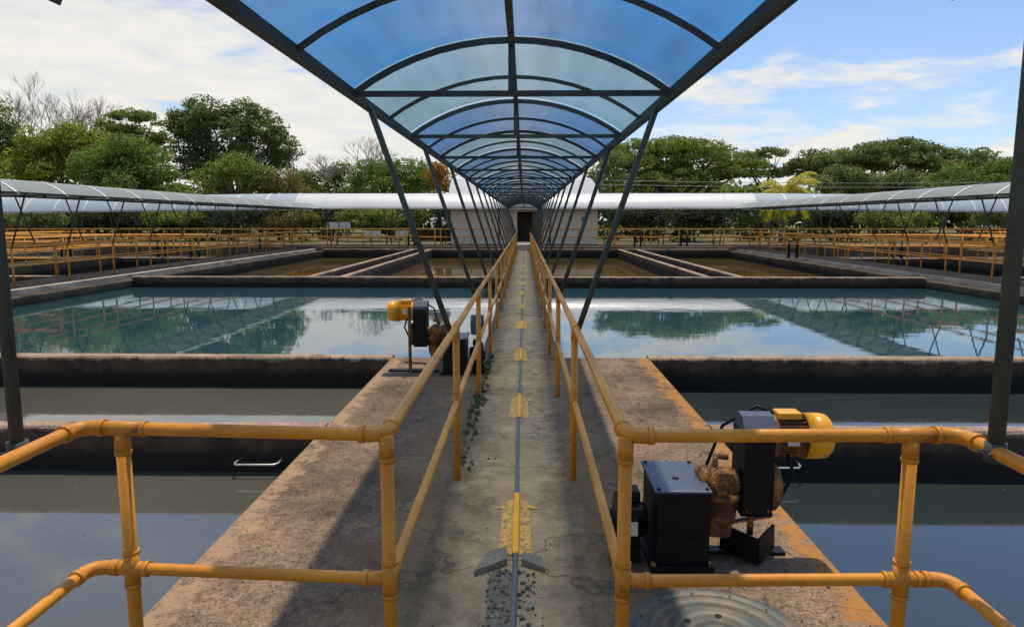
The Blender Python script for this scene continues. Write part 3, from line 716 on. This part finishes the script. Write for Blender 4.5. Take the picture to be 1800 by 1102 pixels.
b=MB();b.lathe([(.0001,-.03),(.14,-.03),(.16,-.01),(.16,0)],(X(1025,BY),0,1.55),'y',16);b.build('round_vent',M['steel_light'],root)
b=MB();tz=4.05
e0=(bx0-.15,bx1+.15);t0=(bx0-.02,bx1-.25)
pf=[(ez+.01,-.25,0),(ez+.75,.05,.0),(tz-.55,.6,.12),(tz,1.1,.45),(tz+.45,3.6,1.2)]
vs=[];fs=[]
for z_,yi,xi in pf:
    vs+= [(e0[0]+xi*.25,yi,z_),(e0[1]-xi,yi,z_),(e0[1]-xi,hy+.25-yi*.5,z_),(e0[0]+xi*.25,hy+.25-yi*.5,z_)]
for i in range(len(pf)-1):
    for k in range(4): fs.append((i*4+k,i*4+(k+1)%4,i*4+4+(k+1)%4,i*4+4+k))
fs.append(tuple(len(vs)-4+k for k in range(4)))
b.add(vs,fs);b.build('roof',M['roof'],root)
# sign boards and huts in the left distance
def board(x0,x1,y0,y1,Y,label,name='board',m='white_metal',legs=True):
    r=empty(name,(X((x0+x1)/2,Y),Y,-.03));tag(r,label,'board')
    w=(X(x1,Y)-X(x0,Y))/2;zt_,zb_=Z(y0,Y)+.03,Z(y1,Y)+.03
    b=MB();b.bbox(-w,w,-.03,.03,zb_,zt_,.01);b.build('panel',M[m],r)
    for s_ in (-1,1):
        b=MB();b.bar((s_*w*.7,.06,0),(s_*w*.7,.06,zt_-.05),.06,.06);b.build('leg',M['steel_light'],r)
board(574,614,391,402,50,'pale beige board standing above the rails left of centre')
board(640,668,406,419,47.5,'small white board seen between the rails, left one of two')
board(694,716,406,419,47.5,'small white board seen between the rails, right one of two')
HY=58.
r=empty('hut',(X(765,HY),HY,-.03));tag(r,'low hut with red brown gable and pale roof behind the rails','hut')
b=MB();hw=(X(795,HY)-X(738,HY))/2;b.box(-hw,hw,0,3,0,1.0);b.build('wall',M['redroof'],r)
b=MB();b.add([(-hw-.1,-.2,.95),(hw+.1,-.2,.95),(hw*.5,.6,1.85),(-hw*.3,.6,1.85),(-hw-.1,3.2,.95),(hw+.1,3.2,.95)],[(0,1,2,3),(3,2,5,4),(0,3,4),(1,5,2)]);b.build('roof',M['white_metal'],r)

# ------------------------------------------------------------------ vegetation
def leaves(centers,radii,counts,size,seed,flat=.35,shell=.55,aspect=.55):
    """leaf quads spread through ellipsoid clumps (numpy)"""
    rg_=np.random.default_rng(seed);V=[];
    for c,r,n in zip(centers,radii,counts):
        d=rg_.normal(size=(n,3));d/=np.linalg.norm(d,axis=1)[:,None]
        rad=shell+(1-shell)*rg_.random(n)**.6+.25*(rg_.random(n)<.12)*rg_.random(n)
        d[:,2]=np.where(d[:,2]<-.3,d[:,2]*.6,d[:,2])
        P=np.array(c)+d*rad[:,None]*np.array(r)*(1+rg_.normal(size=(n,1))*.10)
        nm=d*.55+rg_.normal(size=(n,3))*.55;nm[:,2]+=flat;nm/=np.linalg.norm(nm,axis=1)[:,None]
        a=np.cross(nm,rg_.normal(size=(n,3)));a/=np.linalg.norm(a,axis=1)[:,None];b_=np.cross(nm,a)
        s_=size*(.6+.8*rg_.random(n))[:,None]
        V.append(np.stack([P-a*s_*.5,P+b_*s_*.5*aspect,P+a*s_*.5,P-b_*s_*.5*aspect],1).reshape(-1,3))
    return np.concatenate(V)
def leafmesh(name,V,mat,parent=None):
    n=len(V)//4;me=bpy.data.meshes.new(name)
    me.vertices.add(len(V));me.vertices.foreach_set('co',V.astype(np.float32).ravel())
    me.loops.add(4*n);me.loops.foreach_set('vertex_index',np.arange(4*n,dtype=np.int32))
    me.polygons.add(n);me.polygons.foreach_set('loop_start',np.arange(0,4*n,4,dtype=np.int32))
    me.update(calc_edges=True);me.validate()
    me.materials.append(mat);o=bpy.data.objects.new(name,me);COL.objects.link(o)
    if parent:o.parent=parent
    return o
def limb(b,p0,p1,r0,r1,rg_,n=7):
    p0=Vector(p0);p1=Vector(p1);L=(p1-p0).length;pts=[];rs=[];k=5
    for i in range(k+1):
        t=i/k;q=p0.lerp(p1,t);
        if 0<i<k: q+=Vector((rg_.uniform(-1,1),rg_.uniform(-1,1),rg_.uniform(-.4,.8)))*L*.05
        pts.append(q);rs.append(r0+(r1-r0)*t)
    b.tube(pts,rs,n)
    return pts
def tree(label,Y,xc,blobs,mat,seed,leafsz=.38,dens=1.,sub=1.25,base=None,trunk_r=.3,cat='tree',group=None,flatk=.7,name='broadleaf_tree',bark='bark',lean=0):
    """blobs: crown lobes as (px,py,rx,ry) measured in the photo at distance Y"""
    rg_=random.Random(seed);bx_=X(xc,Y);leafsz*=.76;root=empty(name,(bx_,Y,-.03));tag(root,label,cat,group)
    k=Y/1234.
    C=[];Rr=[];N=[];heads=[]
    for (px,py,rx,ry) in blobs:
        cx,cz=X(px,Y)-bx_,Z(py,Y)+.03;wx,wz=rx*k,ry*k;wy=wx*.8
        heads.append((cx,0,cz-wz*.3,wx))
        vol=max(3,int(4.2*(wx*wz*2.2+wy*wx)/(sub*sub)*.60))
        for _ in range(vol):
            a=rg_.uniform(0,2*PI);el=math.asin(rg_.uniform(-.55,1));q=rg_.uniform(.5,1.1)
            r_=sub*rg_.uniform(.35,1.15)
            C.append((cx+wx*q*math.cos(a)*math.cos(el)*.95,rg_.uniform(-.2,.2)+wy*q*math.sin(a)*math.cos(el),cz+wz*q*math.sin(el)))
            rz_=min(r_*flatk,max(wz*.8,.25))
            Rr.append((r_,r_,rz_));N.append(int(70*dens*r_*r_/(leafsz*leafsz)*.16*1.25))
    crown=leafmesh('crown',leaves(C,Rr,N,leafsz,seed),M[mat],root)
    b=MB();zt_=min(h[2] for h in heads);fork=max(.8,zt_*.45)
    limb(b,(0,0,0),(lean,0,fork),trunk_r,trunk_r*.75,rg_,9)
    for (hx,hy_,hz,wx) in heads:
        mid=(lean+(hx-lean)*.45,rg_.uniform(-.6,.6),fork+(hz-fork)*.55)
        limb(b,(lean,0,fork-.1),mid,trunk_r*.55,trunk_r*.33,rg_);
        for q in range(4):
            e=(hx+rg_.uniform(-.7,.7)*wx,rg_.uniform(-.5,.5)*wx,hz+rg_.uniform(0,.5)*wx*.5);limb(b,mid,e,trunk_r*.3,trunk_r*.06,rg_,5)
    b.build('trunk',M[bark],root)
    return root
# left group
tree('tall dark tree at the left edge of the photo',64,5,[(2,215,22,26),(-8,250,34,34),(0,300,40,36)],'leaf_dark',11,.34,1.)
tree('wide yellow green flat topped tree on the far left behind canopy',62,90,[(75,258,46,26),(120,245,48,24),(45,285,40,24),(150,262,38,26),(95,300,70,28)],'leaf_bright',12,.34,1.)
tree('layered spindly light green tree left of the big round tree',72,235,[(235,205,38,10),(205,226,42,11),(262,212,26,9),(255,240,45,14),(225,258,50,16),(275,262,36,18)],'leaf_mid',13,.32,.9,sub=.95,flatk=.4)
tree('largest round dark green tree, tallest crown on the left',76,410,[(335,222,42,38),(375,205,42,30),(440,205,38,28),(470,235,40,32),(500,262,28,34),(400,245,60,42),(335,262,38,34),(450,285,62,36),(380,300,60,34)],'leaf_dark',14,.36,.8,sub=.85,trunk_r=.5,flatk=.75)
tree('soft bright green bushy tree in front of the left trees',58,220,[(215,285,55,34),(165,300,45,30),(265,300,48,30),(220,320,80,24)],'leaf_green',15,.28,1.1)
tree('low olive green tree below the largest round tree',58,400,[(400,300,44,24),(360,318,40,22),(430,315,40,24)],'leaf_mid',16,.28,1.)
tree('brownish small tree right of the low olive tree',58,490,[(490,325,32,20),(462,338,28,16),(520,340,22,16)],'leaf_brown',17,.27,1.)
tree('dark tree between the flat topped and bushy trees',74,160,[(160,255,36,22),(190,275,46,30),(30,290,60,40),(110,290,60,36)],'leaf_dark',18,.36,.9)
tree('dark green low tree behind the bare tree by the canopy',74,580,[(560,325,40,20),(610,318,42,22),(530,330,30,18)],'leaf_dark',19,.34,1.)
tree('mid green rounded tree left of the white roof',66,690,[(660,312,38,22),(705,306,44,22),(745,312,34,22),(690,330,70,20)],'leaf_green',20,.3,1.)
tree('small tree with orange foliage beside the white roof',56,772,[(768,305,20,16),(785,325,22,22),(765,335,18,14)],'leaf_orange',21,.26,1.,sub=.8)
# right group: flat umbrella crowns
tree('wide umbrella shaped tree right of the blue canopy',70,1190,[(1120,272,62,22),(1170,258,58,16),(1225,270,64,18),(1285,284,48,16),(1130,300,70,24),(1220,300,80,22),(1290,306,44,20),(1175,320,90,20)],'leaf_mid',22,.32,.75,sub=.95,flatk=.5,trunk_r=.45)
tree('flat branching tree between the two umbrella trees above palm',74,1345,[(1345,273,34,8),(1310,290,34,10),(1330,306,36,10)],'leaf_dark',23,.32,.9,sub=.85,flatk=.4)
tree('largest umbrella shaped tree with domed top on the right',72,1530,[(1565,262,56,16),(1510,276,66,16),(1440,284,62,15),(1405,300,42,14),(1620,276,60,15),(1690,284,60,15),(1740,294,36,14),(1560,290,90,18),(1460,305,60,18),(1650,300,70,16)],'leaf_dark',24,.33,.75,sub=.9,flatk=.5,trunk_r=.5)
tree('low bright green tree under the right umbrella crown',60,1700,[(1700,318,60,22),(1650,326,36,16),(1755,318,40,24)],'leaf_green',25,.28,.9)
tree('dark low tree under the umbrella crown behind the right canopy',66,1500,[(1470,325,50,22),(1540,330,60,18),(1590,322,40,18),(1420,325,30,18)],'leaf_dark',26,.32,.9)
tree('dark tree at the far right behind the grey post',66,1790,[(1790,290,26,20),(1810,320,40,30)],'leaf_mid',27,.32,.9)
tree('dark tree hidden partly by the canopy struts right of building',64,1080,[(1075,280,24,26),(1070,320,36,24)],'leaf_dark',28,.3,1.)
# understory trees below canopies
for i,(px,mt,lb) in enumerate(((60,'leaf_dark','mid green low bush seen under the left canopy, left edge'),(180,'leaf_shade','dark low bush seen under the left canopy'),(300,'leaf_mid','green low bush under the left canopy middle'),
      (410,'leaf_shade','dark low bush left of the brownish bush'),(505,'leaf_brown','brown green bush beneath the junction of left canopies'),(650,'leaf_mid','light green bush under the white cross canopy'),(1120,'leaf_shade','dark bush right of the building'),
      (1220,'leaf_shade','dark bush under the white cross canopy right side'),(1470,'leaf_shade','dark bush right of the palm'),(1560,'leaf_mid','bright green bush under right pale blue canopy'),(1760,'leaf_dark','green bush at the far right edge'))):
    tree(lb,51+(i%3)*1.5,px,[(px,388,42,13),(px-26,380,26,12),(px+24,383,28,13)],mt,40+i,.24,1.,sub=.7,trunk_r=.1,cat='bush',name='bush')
# bare trees
def bare(label,Y,xc,ytop,spread,seed,mat='barkpale',depth=5,r=.16):
    rg_=random.Random(seed);root=empty('bare_tree',(X(xc,Y),Y,-.03));tag(root,label,'tree')
    H=Z(ytop,Y);b=MB();br=MB()
    def grow(p,d,L,rad,lv):
        q=p+d*L;(b if lv==0 else br).tube([p,p.lerp(q,.5)+Vector((rg_.uniform(-1,1),0,rg_.uniform(-.5,1)))*L*.06,q],[rad,rad*.85,rad*.68],6 if lv<2 else 4)
        if lv>=depth: return
        for k in range(3 if lv<3 else 3):
            az=rg_.uniform(0,2*PI);sp=rg_.uniform(.35,.85)*spread
            nd_=(d+Vector((math.cos(az)*sp,math.sin(az)*sp*.7,rg_.uniform(-.05,.35)))).normalized()
            grow(q,nd_,L*rg_.uniform(.62,.85),rad*.62,lv+1)
    grow(Vector((0,0,0)),Vector((0,0,1)),H*.36,r,0)
    b.build('trunk',M[mat],root);br.build('branches',M[mat],root)
    return root
bare('bare pinkish branched tree rising at the far left above green crowns',78,70,215,1.,5,r=.2,depth=6)
bare('second bare twiggy tree just right of the first, at far left',80,120,214,.95,8,r=.2,depth=6)
bare('bare grey branching tree against the cloud left of the struts',72,608,282,1.15,13,depth=6,r=.2)
bare('smaller bare tree right of the other by the first strut',74,650,296,1.,17,r=.14,depth=6)
# palm
Yp=48.;root=empty('palm_tree',(X(1372,Yp),Yp,-.03));tag(root,'yellow green palm with drooping fronds behind the right canopy','palm tree')
b=MB();ht=Z(342,Yp);rp=random.Random(3);limb(b,(0,0,0),(.1,0,ht),.16,.1,rp,10);b.build('trunk',M['bark'],root)
for k in range(30):
    a=k*2.399;el=R(rp.uniform(-25,75));L=rp.uniform(2.1,3.0);fr=MB();pts=[];p=Vector((.1,0,ht));d=Vector((math.cos(a)*math.cos(el),math.sin(a)*math.cos(el),math.sin(el)))
    for i in range(11):
        pts.append(p.copy());p=p+d*(L/10);d=(d+Vector((0,0,-.16-.012*i))).normalized()
    fr.tube(pts,[.03*(1-i/12.) for i in range(11)],4)
    for i in range(1,11):
        dd=(pts[i]-pts[i-1]).normalized();sd=dd.cross(Vector((0,0,1))).normalized()
        for h_ in (0,.5):
            base=pts[i-1].lerp(pts[i],h_+.2)
            for s_ in (-1,1):
                ll=.62*math.sin(PI*(i+h_)/12.)+.1;tip=base+(sd*s_*.8+dd*.55+Vector((0,0,-.45-.2*rp.random()))).normalized()*ll
                w_=dd*.06;fr.add([base-w_,base+w_,tip],[(0,1,2)])
    fr.build('frond',M['leaf_palm'],root)
# distant wood as one mass
rg_=np.random.default_rng(3);C=[];Rr=[];N=[]
for k in range(760):
    x_=rg_.uniform(-95,95);y_=rg_.uniform(84,92);h=rg_.uniform(.6,1)*(7. if x_>0 else 5.6)*(.85+.2*math.sin(x_*.13))+1.0
    for q in range(2):
        zz_=rg_.uniform(.2,1)*h;C.append((x_+rg_.normal()*.8,y_,zz_));r_=rg_.uniform(1.2,2.);Rr.append((r_,r_,r_*.8));N.append(58)
o=leafmesh('distant_wood',leaves(C,Rr,N,.75,9),M['leaf_mid']);tag(o,'green distant wood behind the plant filling below the tree crowns','woodland',kind='stuff')
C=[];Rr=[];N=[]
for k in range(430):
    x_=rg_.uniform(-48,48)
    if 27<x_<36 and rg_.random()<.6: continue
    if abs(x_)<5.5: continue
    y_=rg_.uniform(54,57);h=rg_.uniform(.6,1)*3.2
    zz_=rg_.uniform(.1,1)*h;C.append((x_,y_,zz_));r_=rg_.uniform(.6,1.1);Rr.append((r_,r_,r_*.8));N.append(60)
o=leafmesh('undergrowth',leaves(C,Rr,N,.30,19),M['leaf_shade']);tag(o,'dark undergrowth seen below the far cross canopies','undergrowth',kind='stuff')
# weeds along left railing foot
C=[];Rr=[];N=[]
for k in range(150):
    y_=4.3+rg_.random()**.8*4.0;x_=-.40+rg_.normal()*.028
    r_=rg_.uniform(.008,.022);C.append((x_,y_,r_*.8));Rr.append((r_,r_*1.3,r_));N.append(16)
o=leafmesh('weeds',leaves(C,Rr,N,.017,29),M['leaf_weed']);tag(o,'low green weeds growing at the foot of the left railing','weeds',kind='stuff')
# scum and leaves floating on the water
C=[];Rr=[];N=[];V=[]
for (x0_,x1_,y0_,y1_,z_,n_) in ((-9,-1.7,2.2,5.1,-.357,70),(-9,-1.7,5.6,8,-.357,60),(1.6,9,2.2,5.1,-.382,60),(1.6,9,5.6,8,-.382,50),(-11,-.7,8.6,19.7,-.307,130),(.7,11,8.6,19.7,-.307,130)):
    for k in range(n_//3):
        cx_,cy_=rg_.uniform(x0_,x1_),rg_.uniform(y0_,y1_)
        if rg_.random()<.5: cy_=y1_-abs(rg_.normal())*.12
        a_=rg_.uniform(0,6.28);s_=rg_.uniform(.004,.014);q=np.array([[-1,0],[0,.5],[1,0],[0,-.5]])*s_;c_,d_=np.cos(a_),np.sin(a_)
        V.append(np.column_stack([cx_+q[:,0]*c_-q[:,1]*d_,cy_+q[:,0]*d_+q[:,1]*c_,np.full(4,z_)]))
o=leafmesh('floating_debris',np.concatenate(V),M['leaf_pink']);tag(o,'small pale leaves and scum floating on the basin water','floating debris',kind='stuff')
# overhead wires
for i,(z0,lb) in enumerate(((Z(322,60),'upper thin overhead wire crossing the right trees'),(Z(329,60),'lower thin overhead wire crossing the right trees'))):
    b=MB();b.tube([(X(1040,56)+k*3.2,56,z0-.25*math.sin(PI*k/14.)) for k in range(15)],.022,5)
    tag(b.build('overhead_wire',M['steel_light']),lb,'wire')

# ------------------------------------------------------------------ light, sky, camera
SUN=Vector((.05,.275,0));SUN.z=math.sqrt(1-SUN.length_squared)
l=bpy.data.lights.new('sun','SUN');l.energy=4.1;l.angle=R(1.2);l.color=(1,.88,.70)
lo=bpy.data.objects.new('sun',l);COL.objects.link(lo);lo.rotation_euler=(-SUN).to_track_quat('-Z','Y').to_euler();lo.location=(0,0,30)
w=bpy.data.worlds.new('World');scene.world=w;w.use_nodes=True;t=w.node_tree;n=t.nodes;lk=t.links.new
bg=n['Background'];sky=n.new('ShaderNodeTexSky');sky.sky_type='NISHITA';sky.sun_disc=False
sky.sun_elevation=math.asin(SUN.z);sky.sun_rotation=math.atan2(SUN.x,SUN.y);sky.dust_density=.6;sky.ozone_density=2.5;sky.air_density=1.
tc=n.new('ShaderNodeTexCoord');sp=n.new('ShaderNodeSeparateXYZ');lk(tc.outputs['Generated'],sp.inputs[0])
def mt(op,a,b=None,clamp=False):
    q=n.new('ShaderNodeMath');q.operation=op;q.use_clamp=clamp
    for k,v in enumerate((a,b)):
        if v is None: continue
        if hasattr(v,'is_output'): lk(v,q.inputs[k])
        else: q.inputs[k].default_value=v
    return q.outputs[0]
zc=mt('ADD',mt('MAXIMUM',sp.outputs[2],0.),.13)
cb=n.new('ShaderNodeCombineXYZ');lk(mt('DIVIDE',sp.outputs[0],zc),cb.inputs[0]);lk(mt('DIVIDE',sp.outputs[1],zc),cb.inputs[1])
def noise(sc,det,rough,dist=0.,off=(0,0,0),scl=(1,1,1)):
    mp=n.new('ShaderNodeMapping');mp.inputs['Location'].default_value=off;mp.inputs['Scale'].default_value=scl;lk(cb.outputs[0],mp.inputs[0])
    q=n.new('ShaderNodeTexNoise');q.inputs['Scale'].default_value=sc;q.inputs['Detail'].default_value=det;q.inputs['Roughness'].default_value=rough;q.inputs['Distortion'].default_value=dist;lk(mp.outputs[0],q.inputs['Vector']);return q.outputs['Fac']
n1=noise(1.15,8,.6,.5,(3.2,1.7,0),(1,1.05,1));n2=noise(3.4,7,.62,.4,(1,5,0),(.9,1.1,1))
# more cloud on the left and near the horizon
left=mt('MULTIPLY',sp.outputs[0],-.20)
hor=mt('MULTIPLY',mt('SUBTRACT',.21,sp.outputs[2]),.85)
hi=n.new('ShaderNodeMapRange');hi.interpolation_type='SMOOTHSTEP';lk(sp.outputs[2],hi.inputs[0]);hi.inputs[1].default_value=.27;hi.inputs[2].default_value=.46;hi.inputs[4].default_value=.12  # unseen overhead cloud added for neutral fill and grey water reflections
dn=mt('ADD',hi.outputs[0],mt('ADD',mt('ADD',mt('MULTIPLY',n1,.72),mt('MULTIPLY',n2,.28)),mt('ADD',left,hor)))
mr=n.new('ShaderNodeMapRange');mr.interpolation_type='SMOOTHSTEP';lk(dn,mr.inputs[0]);mr.inputs[1].default_value=.445;mr.inputs[2].default_value=.60
sh=n.new('ShaderNodeValToRGB');lk(n2,sh.inputs[0]);sh.color_ramp.elements[0].position=.3;sh.color_ramp.elements[0].color=(5.4,5.5,5.5,1);sh.color_ramp.elements[1].position=.65;sh.color_ramp.elements[1].color=(6.7,6.4,5.7,1)
mx_=n.new('ShaderNodeMix');mx_.data_type='RGBA';lk(mt('MULTIPLY',mr.outputs[0],.94),mx_.inputs[0])
tint=n.new('ShaderNodeMix');tint.data_type='RGBA';tint.blend_type='MULTIPLY';tint.inputs[0].default_value=1;lk(sky.outputs[0],tint.inputs[6]);tint.inputs[7].default_value=(.95,.98,1.08,1)
lk(tint.outputs[2],mx_.inputs[6]);lk(sh.outputs[0],mx_.inputs[7]);lk(mx_.outputs[2],bg.inputs[0]);bg.inputs[1].default_value=.142

cam=bpy.data.cameras.new('camera');co=bpy.data.objects.new('camera',cam);COL.objects.link(co)
cam.sensor_width=36;cam.lens=36*1234/1800.;cam.clip_end=2000;cam.clip_start=.05
co.location=(0,0,1.6);co.rotation_euler=(R(90-7.57),0,R(1.02));scene.camera=co
scene.view_settings.view_transform='Standard';scene.view_settings.look='None';scene.view_settings.exposure=0;scene.view_settings.gamma=1
scene.cycles.max_bounces=8;scene.cycles.transparent_max_bounces=8
